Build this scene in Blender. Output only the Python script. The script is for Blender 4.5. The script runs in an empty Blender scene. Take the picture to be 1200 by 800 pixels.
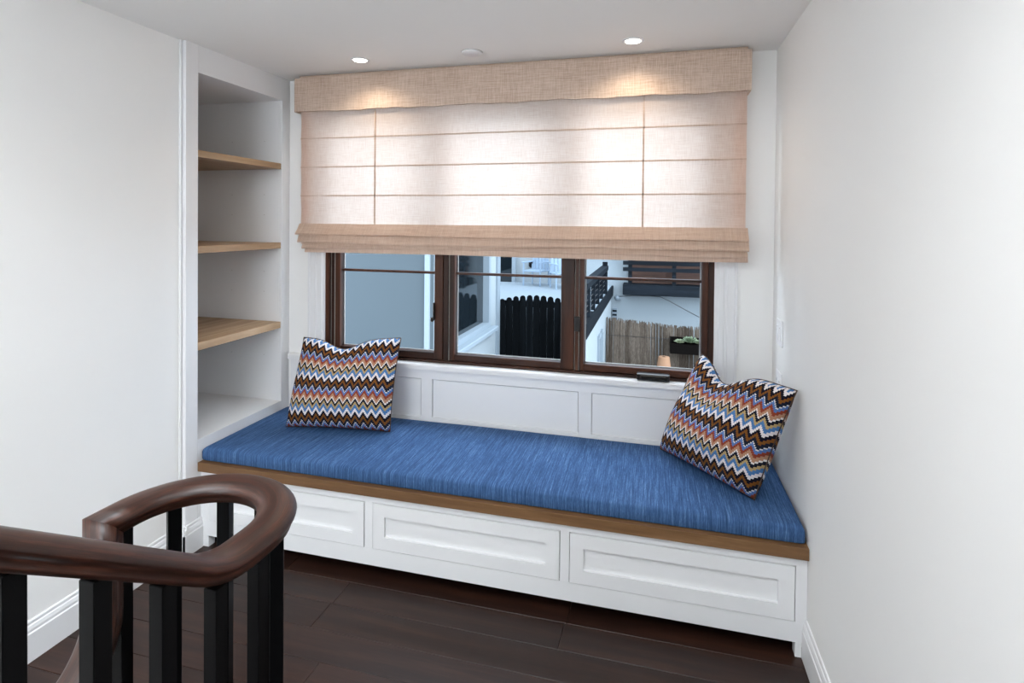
import bpy, bmesh, math, random
from mathutils import Vector, Matrix
random.seed(7)
scene = bpy.context.scene
col = scene.collection

# ------------------------------------------------------------------ camera
F_PX, YAW, V0, PITCH, ROLL = 646.506, 0.2532806, 270.4425, 0.0129940, -0.0092057
CAM = Vector((0, 0, 1.6))
def cam_axes():
    R0 = Vector((math.cos(YAW), math.sin(YAW), 0)); F0 = Vector((-math.sin(YAW), math.cos(YAW), 0)); Z = Vector((0, 0, 1))
    F = F0 * math.cos(PITCH) - Z * math.sin(PITCH); U1 = Z * math.cos(PITCH) + F0 * math.sin(PITCH)
    return R0 * math.cos(ROLL) - U1 * math.sin(ROLL), R0 * math.sin(ROLL) + U1 * math.cos(ROLL), F
cR, cU, cF = cam_axes()
cam_data = bpy.data.cameras.new('camera'); cam = bpy.data.objects.new('camera', cam_data); col.objects.link(cam)
cam.matrix_world = Matrix(((cR.x, cU.x, -cF.x, CAM.x), (cR.y, cU.y, -cF.y, CAM.y), (cR.z, cU.z, -cF.z, CAM.z), (0, 0, 0, 1)))
cam_data.sensor_width = 36; cam_data.lens = F_PX * 36 / 1200; cam_data.shift_y = -(400 - V0) / 1200
cam_data.clip_start = 0.03; cam_data.clip_end = 200
scene.camera = cam

# ------------------------------------------------------------------ world, sun, fill lamps, exposure
world = bpy.data.worlds.new('world'); scene.world = world; world.use_nodes = True
bg = world.node_tree.nodes['Background']; bg.inputs[0].default_value = (0.83, 0.915, 1.0, 1); bg.inputs[1].default_value = 6.5
def light(name, kind, energy, color, loc, direction, **kw):
    d = bpy.data.lights.new(name, kind); d.energy = energy; d.color = color
    for k, v in kw.items(): setattr(d, k, v)
    o = bpy.data.objects.new(name, d); col.objects.link(o); o.location = loc
    o.rotation_euler = Vector(direction).to_track_quat('-Z', 'Y').to_euler()
    return o
light('sun', 'SUN', 1.0, (1.0, 0.96, 0.9), (8, 2, 12), (-0.60, 0.45, -0.65), angle=0.03)
# unseen fill lamps, added in made-up openings behind the camera and above the stairs
light('rear_fill_lamp', 'AREA', 15, (1.0, 0.985, 0.96), (-0.85, -2.52, 2.2), (0, 1, 0.12), shape='RECTANGLE', size=2.0, size_y=1.9)
light('overhead_fill_lamp', 'AREA', 34, (1.0, 0.99, 0.97), (-0.8, -1.1, 4.52), (0, 0.15, -1), shape='RECTANGLE', size=2.2, size_y=2.2)
vs = scene.view_settings
vs.view_transform = 'Standard'; vs.look = 'None'; vs.gamma = 1.0; vs.use_curve_mapping = False; vs.exposure = 0.3
scene.cycles.max_bounces = 10; scene.cycles.diffuse_bounces = 6; scene.cycles.transparent_max_bounces = 16
scene.cycles.use_denoising = True; scene.cycles.sample_clamp_indirect = 8

# ------------------------------------------------------------------ materials
def lin(h):
    h = h.lstrip('#'); v = [int(h[i:i+2], 16) / 255 for i in (0, 2, 4)]
    return tuple((c / 12.92 if c <= 0.04045 else ((c + 0.055) / 1.055) ** 2.4) for c in v) + (1,)
class NT:
    def __init__(s, name):
        s.m = bpy.data.materials.new(name); s.m.use_nodes = True; s.t = s.m.node_tree
        s.b = s.t.nodes['Principled BSDF']; s.out = s.t.nodes['Material Output']
    def n(s, typ, **kw):
        x = s.t.nodes.new(typ)
        for k, v in kw.items(): setattr(x, k, v)
        return x
    def l(s, a, b): s.t.links.new(a, b)
    def math(s, op, a, b=None, clamp=False):
        x = s.n('ShaderNodeMath', operation=op, use_clamp=clamp)
        for i, v in enumerate((a, b)):
            if v is None: continue
            if isinstance(v, (int, float)): x.inputs[i].default_value = v
            else: s.l(v, x.inputs[i])
        return x.outputs[0]
    def pos(s, scale=(1, 1, 1), rnd=False, rot=(0, 0, 0)):
        g = s.n('ShaderNodeNewGeometry'); src = g.outputs['Position']
        if rnd:
            oi = s.n('ShaderNodeObjectInfo'); a = s.n('ShaderNodeVectorMath', operation='SCALE'); a.inputs[0].default_value = (13.1, 7.7, 5.3)
            s.l(oi.outputs['Random'], a.inputs['Scale']); b = s.n('ShaderNodeVectorMath', operation='ADD')
            s.l(src, b.inputs[0]); s.l(a.outputs[0], b.inputs[1]); src = b.outputs[0]
        mp = s.n('ShaderNodeMapping'); mp.inputs['Scale'].default_value = scale; mp.inputs['Rotation'].default_value = rot
        s.l(src, mp.inputs[0]); return mp.outputs[0]
    def noise(s, vec, scale, detail=4, rough=0.55, dist=0):
        x = s.n('ShaderNodeTexNoise'); x.inputs['Scale'].default_value = scale; x.inputs['Detail'].default_value = detail
        x.inputs['Roughness'].default_value = rough; x.inputs['Distortion'].default_value = dist
        s.l(vec, x.inputs['Vector']); return x.outputs['Fac']
    def ramp(s, fac, stops, interp='LINEAR'):
        r = s.n('ShaderNodeValToRGB'); e = r.color_ramp; e.interpolation = interp
        while len(e.elements) < len(stops): e.elements.new(0.5)
        for i, (p, c) in enumerate(stops): e.elements[i].position = p; e.elements[i].color = c
        s.l(fac, r.inputs[0]); return r.outputs[0]
    def mix(s, fac, a, b, mode='MIX'):
        x = s.n('ShaderNodeMix', data_type='RGBA', blend_type=mode)
        for sock, v in ((x.inputs[0], fac), (x.inputs[6], a), (x.inputs[7], b)):
            if isinstance(v, (int, float, tuple)): sock.default_value = v
            else: s.l(v, sock)
        return x.outputs[2]
    def bump(s, h, strength=0.2, dist=0.01):
        x = s.n('ShaderNodeBump'); x.inputs['Strength'].default_value = strength; x.inputs['Distance'].default_value = dist
        s.l(h, x.inputs['Height']); s.l(x.outputs[0], s.b.inputs['Normal'])
    def base(s, c):
        if isinstance(c, tuple): s.b.inputs['Base Color'].default_value = c
        else: s.l(c, s.b.inputs['Base Color'])
    def rough(s, r, spec=0.5):
        s.b.inputs['Roughness'].default_value = r; s.b.inputs['Specular IOR Level'].default_value = spec

def paint(name, hexc, rough=0.6, bump=0.04, scale=260, spec=0.4):
    k = NT(name); p = k.pos(); n = k.noise(p, scale, 2)
    c = lin(hexc); d = tuple(x * 0.965 for x in c[:3]) + (1,)
    k.base(k.mix(k.noise(p, 1.3, 3), c, d)); k.rough(rough, spec); k.bump(n, bump, 0.002); return k.m
def wood(name, dark, mid, light_, axis='X', rough=0.4, spec=0.5, bump=0.12, grain=26, rnd=True, ring=0.5):
    k = NT(name); st = {'X': (0.07, 1, 1), 'Y': (1, 0.07, 1), 'Z': (1, 1, 0.07)}[axis]
    p = k.pos(st, rnd); a = k.noise(p, grain, 5, 0.62, 0.6); f = k.noise(p, grain * 7, 3, 0.6)
    w = k.n('ShaderNodeTexWave', wave_type='RINGS', rings_direction=axis); w.inputs['Scale'].default_value = 5; w.inputs['Distortion'].default_value = 6
    w.inputs['Detail'].default_value = 3; k.l(p, w.inputs[0])
    s1 = k.math('ADD', k.math('MULTIPLY', a, 1 - ring * 0.4), k.math('MULTIPLY', w.outputs['Fac'], ring * 0.4))
    s2 = k.math('ADD', k.math('MULTIPLY', s1, 0.78), k.math('MULTIPLY', f, 0.22))
    c = k.ramp(s2, [(0.28, lin(dark)), (0.5, lin(mid)), (0.72, lin(light_))])
    if rnd:
        oi = k.n('ShaderNodeObjectInfo'); hv = k.n('ShaderNodeHueSaturation'); k.l(c, hv.inputs['Color'])
        k.l(k.math('ADD', k.math('MULTIPLY', oi.outputs['Random'], 0.35), 0.84), hv.inputs['Value']); c = hv.outputs[0]
    k.base(c); k.rough(rough, spec); k.bump(s2, bump, 0.003); return k.m
def plain(name, hexc, rough=0.5, metal=0.0, spec=0.5):
    k = NT(name); p = k.pos(); c = lin(hexc); d = tuple(x * 0.85 for x in c[:3]) + (1,)
    k.base(k.mix(k.noise(p, 40, 3), c, d)); k.rough(rough, spec); k.b.inputs['Metallic'].default_value = metal; return k.m

M = {}
M['wall'] = paint('wall_paint', 'F0EFED', 0.75, 0.05)
M['ceil'] = paint('ceiling_paint', 'F2F1EF', 0.85, 0.05)
M['trim'] = paint('trim_paint', 'E7E7E8', 0.42, 0.02, 180)
M['plate'] = plain('white_plastic', 'F2F2F4', 0.35)
M['floor'] = wood('dark_floor_wood', '160B07', '28160F', '3E261B', 'X', 0.42, 0.4, 0.1, 16, ring=0.25)
M['floor_gap'] = plain('floor_joint', '7A5A48', 0.7)
M['oak'] = wood('oak_edge', '5F432C', '775739', '917050', 'X', 0.5, 0.35, 0.08, 20, rnd=False, ring=0.4)
M['oak_shelf'] = wood('oak_shelf', '96785C', 'AF9273', 'C9AE90', 'Y', 0.5, 0.35, 0.08, 20, ring=0.4)
def railwood(name, off):
    k = NT(name); uv = k.n('ShaderNodeUVMap'); mp = k.n('ShaderNodeMapping'); mp.inputs['Scale'].default_value = (7, 130, 1); mp.inputs['Location'].default_value = (off, off, off); k.l(uv.outputs[0], mp.inputs[0])
    a = k.noise(mp.outputs[0], 1.0, 6, 0.65, 0.5); mp2 = k.n('ShaderNodeMapping'); mp2.inputs['Scale'].default_value = (40, 900, 1); k.l(uv.outputs[0], mp2.inputs[0]); f = k.noise(mp2.outputs[0], 1.0, 2)
    s = k.math('ADD', k.math('MULTIPLY', a, 0.72), k.math('MULTIPLY', f, 0.28))
    k.base(k.ramp(s, [(0.3, lin('140805')), (0.5, lin('30180F')), (0.72, lin('5C3324'))])); k.rough(0.34, 0.5); k.bump(s, 0.10, 0.0015); return k.m
M['rail'] = railwood('handrail_wood', 0.0); M['railz'] = railwood('handrail_wood_upright', 3.7)
M['win'] = wood('window_wood_upright', '180A05', '341C12', '58321F', 'Z', 0.42, 0.3, 0.06, 20, ring=0.8)
M['winx'] = wood('window_wood_level', '180A05', '341C12', '58321F', 'X', 0.42, 0.3, 0.06, 20, ring=0.5)
M['black'] = plain('black_metal', '050506', 0.42, 0.0, 0.1)
M['strip'] = plain('pale_weatherstrip', 'B9B4AE', 0.5)
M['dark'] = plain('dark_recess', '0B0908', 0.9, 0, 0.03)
M['blackplastic'] = plain('black_hardware', '15110F', 0.3)

k = NT('linen'); 
def linen_factor(k):
    a = k.noise(k.pos((12, 12, 420)), 1.0, 3, 0.7); b = k.noise(k.pos((420, 12, 14)), 1.0, 3, 0.7); c = k.noise(k.pos(), 5, 2)
    return k.math('ADD', k.math('ADD', k.math('MULTIPLY', a, 0.45), k.math('MULTIPLY', b, 0.45)), k.math('MULTIPLY', c, 0.1))
def linen(name, d, m, l_, trans):
    k = NT(name); f = linen_factor(k)
    c = k.ramp(f, [(0.34, lin(d)), (0.5, lin(m)), (0.68, lin(l_))])
    k.base(c); k.rough(0.9, 0.1); k.bump(f, 0.25, 0.002)
    if trans:
        t = k.n('ShaderNodeBsdfTranslucent'); k.l(k.ramp(f, [(0.34, lin('E6CDBB')), (0.5, lin('F8E5D8')), (0.68, lin('FFF6EF'))]), t.inputs[0])
        mx = k.n('ShaderNodeMixShader'); mx.inputs[0].default_value = trans
        k.l(k.b.outputs[0], mx.inputs[1]); k.l(t.outputs[0], mx.inputs[2]); k.l(mx.outputs[0], k.out.inputs[0])
    return k.m
M['linen'] = linen('linen_sheer', 'D0B9AB', 'E2CDC0', 'F0E0D5', 0.48)
M['linen_fold'] = linen('linen_folded', 'B89D8B', 'D2B9A6', 'E6D2C2', 0.3)
M['linen_val'] = linen('linen_valance', 'A48C7B', 'C6AF9E', 'DFCDBF', 0)
M['seam'] = plain('seam_thread', 'C9A27E', 0.9)

k = NT('blue_fabric'); g = k.n('ShaderNodeNewGeometry')
f1 = k.noise(k.pos((260, 7, 9)), 1, 3, 0.7); f2 = k.noise(k.pos((700, 60, 60)), 1, 2, 0.6); f3 = k.noise(k.pos(), 3, 2)
f = k.math('ADD', k.math('ADD', k.math('MULTIPLY', f1, 0.6), k.math('MULTIPLY', f2, 0.3)), k.math('MULTIPLY', f3, 0.1))
k.base(k.ramp(f, [(0.3, lin('203556')), (0.48, lin('36547D')), (0.6, lin('50709C')), (0.75, lin('95ABC8'))])); k.rough(0.85, 0.15); k.bump(f, 0.3, 0.002)
M['blue'] = k.m

def zigzag(name, offset):
    k = NT(name); uv = k.n('ShaderNodeUVMap'); sp = k.n('ShaderNodeSeparateXYZ'); k.l(uv.outputs[0], sp.inputs[0])
    u, v = sp.outputs[0], sp.outputs[1]
    st = k.math('DIVIDE', k.math('FLOOR', k.math('MULTIPLY', u, 120)), 120)     # stepped, knitted edge
    tri = k.math('PINGPONG', k.math('MULTIPLY', st, 13.5), 0.5)
    t = k.math('FRACT', k.math('ADD', k.math('ADD', k.math('MULTIPLY', k.math('SUBTRACT', 1.0, v), 2.6), offset), k.math('MULTIPLY', tri, 0.36)))
    seq = [('0C0D1C', .095), ('7A4C1C', .09), ('161D2C', .105), ('DAD6D4', .03), ('5577AF', .08), ('8A3E2A', .09), ('B08468', .10), ('E6E0DB', .045),
           ('0E1222', .085), ('B3996B', .08), ('4C78AB', .105), ('E2DCDB', .095)]
    stops, p = [], 0.0
    for h, w in seq: stops.append((p, lin(h))); p += w
    c = k.ramp(t, stops, 'CONSTANT')
    kn = k.n('ShaderNodeTexVoronoi'); kn.inputs['Scale'].default_value = 150; k.l(uv.outputs[0], kn.inputs[0])
    k.base(k.mix(k.math('MULTIPLY', kn.outputs['Distance'], 0.22), c, (0.02, 0.02, 0.03, 1)))
    k.rough(0.9, 0.1); k.bump(kn.outputs['Distance'], 0.3, 0.003); return k.m
M['zigL'] = zigzag('zigzag_knit', 0.74)
M['zigR'] = zigzag('zigzag_knit_second', 0.80)

k = NT('glass')
tr = k.n('ShaderNodeBsdfTransparent'); tr.inputs[0].default_value = (0.93, 0.96, 0.99, 1)
k.l(tr.outputs[0], k.out.inputs[0])      # clear low-reflection glazing with a faint cool tint
M['glass'] = k.m
def emit(name, c, s):
    k = NT(name); e = k.n('ShaderNodeEmission'); e.inputs[0].default_value = c; e.inputs[1].default_value = s; k.l(e.outputs[0], k.out.inputs[0]); return k.m
M['lens'] = emit('lamp_lens', (1.0, 0.93, 0.82, 1), 9)

# outdoors
M['stucco_shaded'] = paint('shaded_grey_stucco', '3A4348', 0.9, 0.0, 60)  # grey stucco, with the near house's shade put into its colour
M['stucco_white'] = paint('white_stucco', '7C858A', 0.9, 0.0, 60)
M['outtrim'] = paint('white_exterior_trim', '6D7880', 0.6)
M['fence_dark'] = wood('dark_fence_board', '030405', '07090B', '0E1114', 'Z', 0.8, 0.03, 0.2, 30)
M['deck_dark'] = wood('dark_deck_board', '090C10', '10151A', '1A2027', 'X', 0.7, 0.06, 0.15, 25)
M['outglass'] = plain('dark_house_glass', '10161A', 0.05, 0, 0.8)
M['tealglass'] = plain('teal_house_glass', '1C343B', 0.08, 0, 0.7)
M['reed'] = wood('dry_reed', '221C17', '4A4139', '7A7066', 'Z', 0.85, 0.05, 0.3, 160)
M['terracotta'] = paint('terracotta', '765A46', 0.8, 0.1, 260, 0.1)
M['leaf'] = plain('succulent_leaf', '4C5A42', 0.6)
M['leaf2'] = plain('succulent_leaf_pale', '6E765C', 0.6)
M['flower'] = plain('pale_blossom', 'B5AEA2', 0.7)
M['soil'] = plain('soil', '1E1713', 0.95, 0, 0.03)
M['ground'] = paint('ground_paving', '8A867F', 0.9, 0.3, 20)
M['chairblue'] = plain('pale_blue_chair_paint', '73879A', 0.5)
M['brownboard'] = wood('brown_board', '2E1F19', '4A342B', '644A3D', 'X', 0.7, 0.3, 0.2, 25)
M['wire'] = plain('wire_sheath', '2A2A2C', 0.6)

# ------------------------------------------------------------------ mesh helpers
def link(name, mesh, parent=None, loc=(0, 0, 0)):
    o = bpy.data.objects.new(name, mesh); col.objects.link(o)
    if parent: o.parent = parent
    o.location = loc; return o
def wloc(o):
    v = Vector(o.location)
    while o.parent: o = o.parent; v += Vector(o.location)
    return v
def finish(name, bm, mat, parent=None, smooth=False, base=None):
    """Link a bmesh whose vertices are in world coordinates as one object with its origin at its base."""
    bmesh.ops.recalc_face_normals(bm, faces=bm.faces)
    xs = [v.co for v in bm.verts]
    lo = Vector((min(v.x for v in xs), min(v.y for v in xs), min(v.z for v in xs))); hi = Vector((max(v.x for v in xs), max(v.y for v in xs), max(v.z for v in xs)))
    b = Vector(base) if base else Vector(((lo.x + hi.x) / 2, (lo.y + hi.y) / 2, lo.z))
    bmesh.ops.translate(bm, verts=bm.verts, vec=-b)
    me = bpy.data.meshes.new(name); bm.to_mesh(me); bm.free()
    me.materials.append(M[mat] if isinstance(mat, str) else mat)
    if smooth:
        for p in me.polygons: p.use_smooth = True
    return link(name, me, parent, b - (wloc(parent) if parent else Vector()))
def add_box(bm, x0, x1, y0, y1, z0, z1, bev=0.0, seg=1):
    m = bmesh.new(); bmesh.ops.create_cube(m, size=1)
    for v in m.verts: v.co = Vector(((x0 + x1) / 2 + v.co.x * (x1 - x0), (y0 + y1) / 2 + v.co.y * (y1 - y0), (z0 + z1) / 2 + v.co.z * (z1 - z0)))
    if bev > 0: bmesh.ops.bevel(m, geom=m.edges[:], offset=bev, segments=seg, profile=0.6, affect='EDGES')
    me = bpy.data.meshes.new('t'); m.to_mesh(me); m.free(); bm.from_mesh(me); bpy.data.meshes.remove(me)
def box(name, x0, x1, y0, y1, z0, z1, mat, parent=None, bev=0.0, seg=1, smooth=False):
    bm = bmesh.new(); add_box(bm, x0, x1, y0, y1, z0, z1, bev, seg); return finish(name, bm, mat, parent, smooth)
def boxes(name, lst, mat, parent=None, bev=0.0):
    bm = bmesh.new()
    for b in lst: add_box(bm, *b, bev)
    return finish(name, bm, mat, parent)
def add_rings(bm, rings, cap=True):
    vr = [[bm.verts.new(p) for p in r] for r in rings]; n = len(vr[0])
    for a, b in zip(vr, vr[1:]):
        for i in range(n): bm.faces.new((a[i], a[(i + 1) % n], b[(i + 1) % n], b[i]))
    if cap: bm.faces.new(vr[0][::-1]); bm.faces.new(vr[-1])
def prism(name, poly, axis, a0, a1, mat, parent=None, smooth=False):
    """Extrude a 2D polygon along an axis. X: poly=(y,z); Y: poly=(x,z); Z: poly=(x,y)."""
    def P(p, a): return {'X': (a, p[0], p[1]), 'Y': (p[0], a, p[1]), 'Z': (p[0], p[1], a)}[axis]
    bm = bmesh.new(); add_rings(bm, [[P(p, a0) for p in poly], [P(p, a1) for p in poly]]); return finish(name, bm, mat, parent, smooth)
def lathe(name, prof, c, mat, parent=None, n=28, smooth=True):
    bm = bmesh.new(); add_rings(bm, [[(c[0] + r * math.cos(2 * math.pi * i / n), c[1] + r * math.sin(2 * math.pi * i / n), c[2] + z) for i in range(n)] for r, z in prof])
    return finish(name, bm, mat, parent, smooth)
def tube(name, pts, r, mat, parent=None, n=8):
    bm = bmesh.new(); rings = []
    for i, p in enumerate(pts):
        p = Vector(p); t = (Vector(pts[min(i + 1, len(pts) - 1)]) - Vector(pts[max(i - 1, 0)])).normalized()
        a = t.orthogonal().normalized() if i == 0 else (a - t * a.dot(t)).normalized()
        b = t.cross(a); rings.append([p + (a * math.cos(2 * math.pi * j / n) + b * math.sin(2 * math.pi * j / n)) * r for j in range(n)])
    add_rings(bm, rings); return finish(name, bm, mat, parent, True)
def tag(o, label=None, cat=None, group=None, kind=None):
    for k_, v in (('label', label), ('category', cat), ('group', group), ('kind', kind)):
        if v: o[k_] = v
    return o
def thing(name, loc, label=None, cat=None, group=None, kind=None):
    return tag(link(name, None, None, loc), label, cat, group, kind)
def struct(o, label=None, cat=None): return tag(o, label, cat, kind='structure')

# ------------------------------------------------------------------ room shell
XL, XW, XR = -2.149, -2.180, 0.562       # bookcase face, left wall, right wall
YW, YB, YD, YN = 2.914, 2.896, 2.233, 2.212   # back wall, panelling, drawer fronts, seat edge
CE = 2.452; YE = 0.75; YREAR = -2.6; ZTOP = 4.6; ZLOW = -2.9
WX0, WX1, WZ0, WZ1 = -1.900, 0.291, 0.810, 2.300
struct(box('wall_left', XW - 0.12, XW, YREAR, 2.141, ZLOW, ZTOP, 'wall'), 'smooth white wall left of the shelves', 'wall')
struct(box('wall_right', XR, XR + 0.12, YREAR, YW + 0.14, ZLOW, ZTOP, 'wall'), 'smooth white wall right of the window seat', 'wall')
struct(boxes('wall_back', [(-2.95, WX0, YW, YW + 0.14, ZLOW, 2.6), (WX1, XR + 0.12, YW, YW + 0.14, ZLOW, 2.6), (WX0, WX1, YW, YW + 0.14, ZLOW, WZ0), (WX0, WX1, YW, YW + 0.14, WZ1, 2.6)], 'wall'),
       'white wall holding the window and the blind', 'wall')
RW = (-1.85, 0.15, 1.25, 3.15)
struct(boxes('wall_rear', [(XW, RW[0], YREAR - 0.12, YREAR, ZLOW, ZTOP), (RW[1], XR, YREAR - 0.12, YREAR, ZLOW, ZTOP), (RW[0], RW[1], YREAR - 0.12, YREAR, ZLOW, RW[2]), (RW[0], RW[1], YREAR - 0.12, YREAR, RW[3], ZTOP)], 'wall'),
       'white stairwell wall behind the viewer', 'wall')
struct(box('wall_upper', XW, XR, 0.60, 0.72, 2.6, ZTOP, 'wall'), 'white wall above the landing ceiling', 'wall')
struct(boxes('ceiling', [(-2.95, XR + 0.12, 0.60, YW + 0.14, CE, 2.6)], 'ceil'), 'flat white ceiling over the landing', 'ceiling')
struct(boxes('ceiling_stairwell', [(XW, XR, 0.05, 0.72, ZTOP, ZTOP + 0.1), (XW, XR, YREAR, -2.25, ZTOP, ZTOP + 0.1), (XW, -1.95, -2.25, 0.05, ZTOP, ZTOP + 0.1), (0.35, XR, -2.25, 0.05, ZTOP, ZTOP + 0.1)], 'ceil'),
       'white stairwell ceiling with an opening added for fill light', 'ceiling')  # the opening is unseen, added to let overhead fill in
w2 = struct(thing('added_window_2', (-0.85, YREAR - 0.06, 1.25)), 'unseen window frame added behind the viewer around the fill lamp', 'window')  # unseen window, added to frame the rear fill lamp
for n_, b_ in (('frame_jamb', (RW[0], RW[0] + 0.07, RW[2], RW[3])), ('frame_jamb', (RW[1] - 0.07, RW[1], RW[2], RW[3])), ('frame_sill', (RW[0] + 0.07, RW[1] - 0.07, RW[2], RW[2] + 0.07)), ('frame_head', (RW[0] + 0.07, RW[1] - 0.07, RW[3] - 0.07, RW[3]))):
    box(n_, b_[0], b_[1], YREAR - 0.1, YREAR - 0.04, b_[2], b_[3], 'win', w2)

# floor: a sub-floor with planks that run along the seat
fl = struct(thing('floor', (-0.8, 1.8, 0)), 'dark stained plank floor of the landing', 'floor')
boxes('subfloor', [(XW, XR, YE + 0.01, YW, -0.20, -0.012)], 'floor_gap', fl)
pw = 0.1432; row = 0; y1 = 2.1805 + 3 * pw
plank_mesh = {}
while y1 > YE + 0.02:
    y0 = max(y1 - pw, YE)
    xs = [XW + 0.001]; x = XW + random.uniform(0.5, 1.4)
    while x < XR - 0.25: xs.append(x); x += random.uniform(0.9, 1.7)
    xs.append(XR - 0.001)
    for a, b in zip(xs, xs[1:]):
        box('plank', a + 0.0006, b - 0.0006, y0 + 0.0008, y1 - 0.0008, -0.012, 0.0 if row % 2 else -0.0003, 'floor', fl, 0.0012)
    y1 -= pw; row += 1
# flights of stairs either side of the rail
RISE, RUN = 0.187, 0.267
up = struct(thing('stairs_up', (-0.07, 0.5, 0)), 'flight of dark treads rising beside the right wall', 'stairs')
for i in range(9):
    yf = YE - RUN * i; z = RISE * (i + 1)
    box('riser', -0.705, XR - 0.001, yf - 0.02, yf, z - RISE, z - 0.03, 'trim', up)
    box('tread', -0.715, XR - 0.001, max(yf - RUN - 0.01, YREAR + 0.01), yf + 0.02, z - 0.03, z, 'floor', up, 0.006)
box('stringer', -0.705, -0.68, YREAR + 0.3, YE - 0.02, -0.2, 0.0, 'trim', up)
dn = struct(thing('stairs_down', (-1.5, 0.5, -0.4)), 'flight of dark treads descending beside the left wall', 'stairs')
for i in range(9):
    yf = YE - RUN * i; z = -RISE * i
    box('riser', XW + 0.001, -0.915, yf - 0.012, yf, z - RISE, z - 0.03 if i else -0.013, 'trim', dn)
    if i < 8: box('tread', XW + 0.001, -0.905, max(yf - RUN - 0.02, YREAR + 0.01), yf - 0.012, z - RISE - 0.03, z - RISE, 'floor', dn, 0.006)
struct(box('floor_lower', XW, XR, YREAR, YE, ZLOW - 0.1, ZLOW, 'floor'), 'dark floor at the foot of the stairwell', 'floor')

# baseboards
def base_profile(t=0.016, h=0.146):
    return [(0, 0), (t, 0), (t, h * 0.70), (t * 0.78, h * 0.73), (t * 0.82, h * 0.80), (t * 0.62, h * 0.88), (t * 0.40, h * 0.905), (t * 0.40, h * 0.97), (t * 0.25, h), (0, h)]
bp = base_profile()
struct(prism('baseboard_left', [(XW + a, b) for a, b in bp], 'Y', YE, 2.124, 'trim'), 'white moulded baseboard along the left wall', 'baseboard')
struct(prism('baseboard_right', [(XR - a, b) for a, b in bp], 'Y', YE + 0.03, YD + 0.001, 'trim'), 'white moulded baseboard along the right wall', 'baseboard')

# ------------------------------------------------------------------ built-in bookcase
bk = thing('built_in_bookcase', (-2.45, 2.53, 0), 'tall white built-in bookcase with three oak shelves beside the window', 'bookcase')
OY0, OY1, OZ0, OZ1, XBK = 2.213, 2.834, 0.531, 2.318, -2.86
ft = 0.02
box('face_stile', XL - ft, XL, 2.141, OY0, 0, CE - 0.0005, 'trim', bk, 0.001)
box('face_stile', XL - ft, XL, OY1, 2.884, 0.43, CE - 0.0005, 'trim', bk, 0.001)
box('face_rail', XL - ft, XL, OY0, OY1, OZ1, CE - 0.0005, 'trim', bk)
box('face_rail', XL - ft, XL, OY0, OY1, 0.0, OZ0, 'trim', bk)
box('side_return', XW - 0.4, XL - ft, 2.141, 2.165, 0, CE - 0.0005, 'trim', bk)
box('side_trim', XW, XW + 0.013, 2.128, 2.141, 0.1, CE - 0.0005, 'trim', bk, 0.003)
box('scribe_strip', XL - 0.03, XL - 0.006, 2.884, YW, 0.43, CE - 0.0005, 'trim', bk)
box('side_panel', XBK, XL - ft, OY1, OY1 + 0.02, 0.3, CE - 0.0005, 'trim', bk)
box('side_panel', XBK, XL - ft, OY0 - 0.02, OY0, 0.3, CE - 0.0005, 'trim', bk)
box('back_panel', XBK - 0.02, XBK, 2.16, 2.9, 0.3, CE - 0.0005, 'trim', bk)
box('bottom_panel', XBK, XL - ft, OY0, OY1, OZ0 - 0.03, OZ0, 'trim', bk)
box('top_panel', XBK, XL - ft, OY0, OY1, OZ1, OZ1 + 0.02, 'trim', bk)
for z0, z1 in ((1.911, 1.945), (1.441, 1.476), (0.966, 1.004)):
    s = box('shelf', XBK + 0.005, XL - 0.004, OY0 + 0.0015, OY1 - 0.0015, z0, z1, 'oak_shelf', bk, 0.0012); s['label'] = 'oak shelf board'
for x in (-2.27, -2.50):      # shelf-pin holes drilled in the far side
    for z in (0.80, 1.18, 1.30, 1.64, 1.76, 2.08): box('pin_hole', x - 0.002, x + 0.002, OY1 - 0.0008, OY1 + 0.001, z - 0.002, z + 0.002, 'strip', bk)
bb = prism('base_moulding', [(XL + a, b) for a, b in bp], 'Y', 2.125, YD, 'trim', bk)
prism('base_moulding', [(2.141 - a, b) for a, b in bp], 'X', XW, XL + 0.0152, 'trim', bk)

# ------------------------------------------------------------------ window seat
ws = thing('window_seat', (-0.79, 2.56, 0), 'long white window seat cabinet with three recessed-panel drawers', 'bench')
FX0, FX1 = XL + 0.001, XR - 0.001
drawers = [(-2.104, -1.253), (-1.214, -0.361), (-0.324, 0.522)]
DZ0, DZ1, SK = 0.132, 0.341, 0.055
fy0, fy1 = YD, YD + 0.02
box('top_rail', FX0, FX1, fy0, fy1, DZ1, 0.3755, 'trim', ws, 0.0006)
box('bottom_rail', FX0, FX1, fy0, fy1, SK, DZ0, 'trim', ws, 0.0006)
for a, b in ((FX0, drawers[0][0]), (drawers[0][1], drawers[1][0]), (drawers[1][1], drawers[2][0]), (drawers[2][1], FX1)):
    box('stile', a, b, fy0, fy1, DZ0, DZ1, 'trim', ws)
box('foot', FX0, -2.102, fy0, fy1 + 0.02, 0.001, SK, 'trim', ws); box('foot', 0.523, FX1 - 0.016, fy0, fy1 + 0.02, 0.001, SK, 'trim', ws)
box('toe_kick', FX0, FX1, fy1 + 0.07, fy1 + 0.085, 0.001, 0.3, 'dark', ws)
box('carcass', FX0, FX1, fy1 + 0.085, 2.87, 0.06, 0.3755, 'trim', ws)
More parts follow.
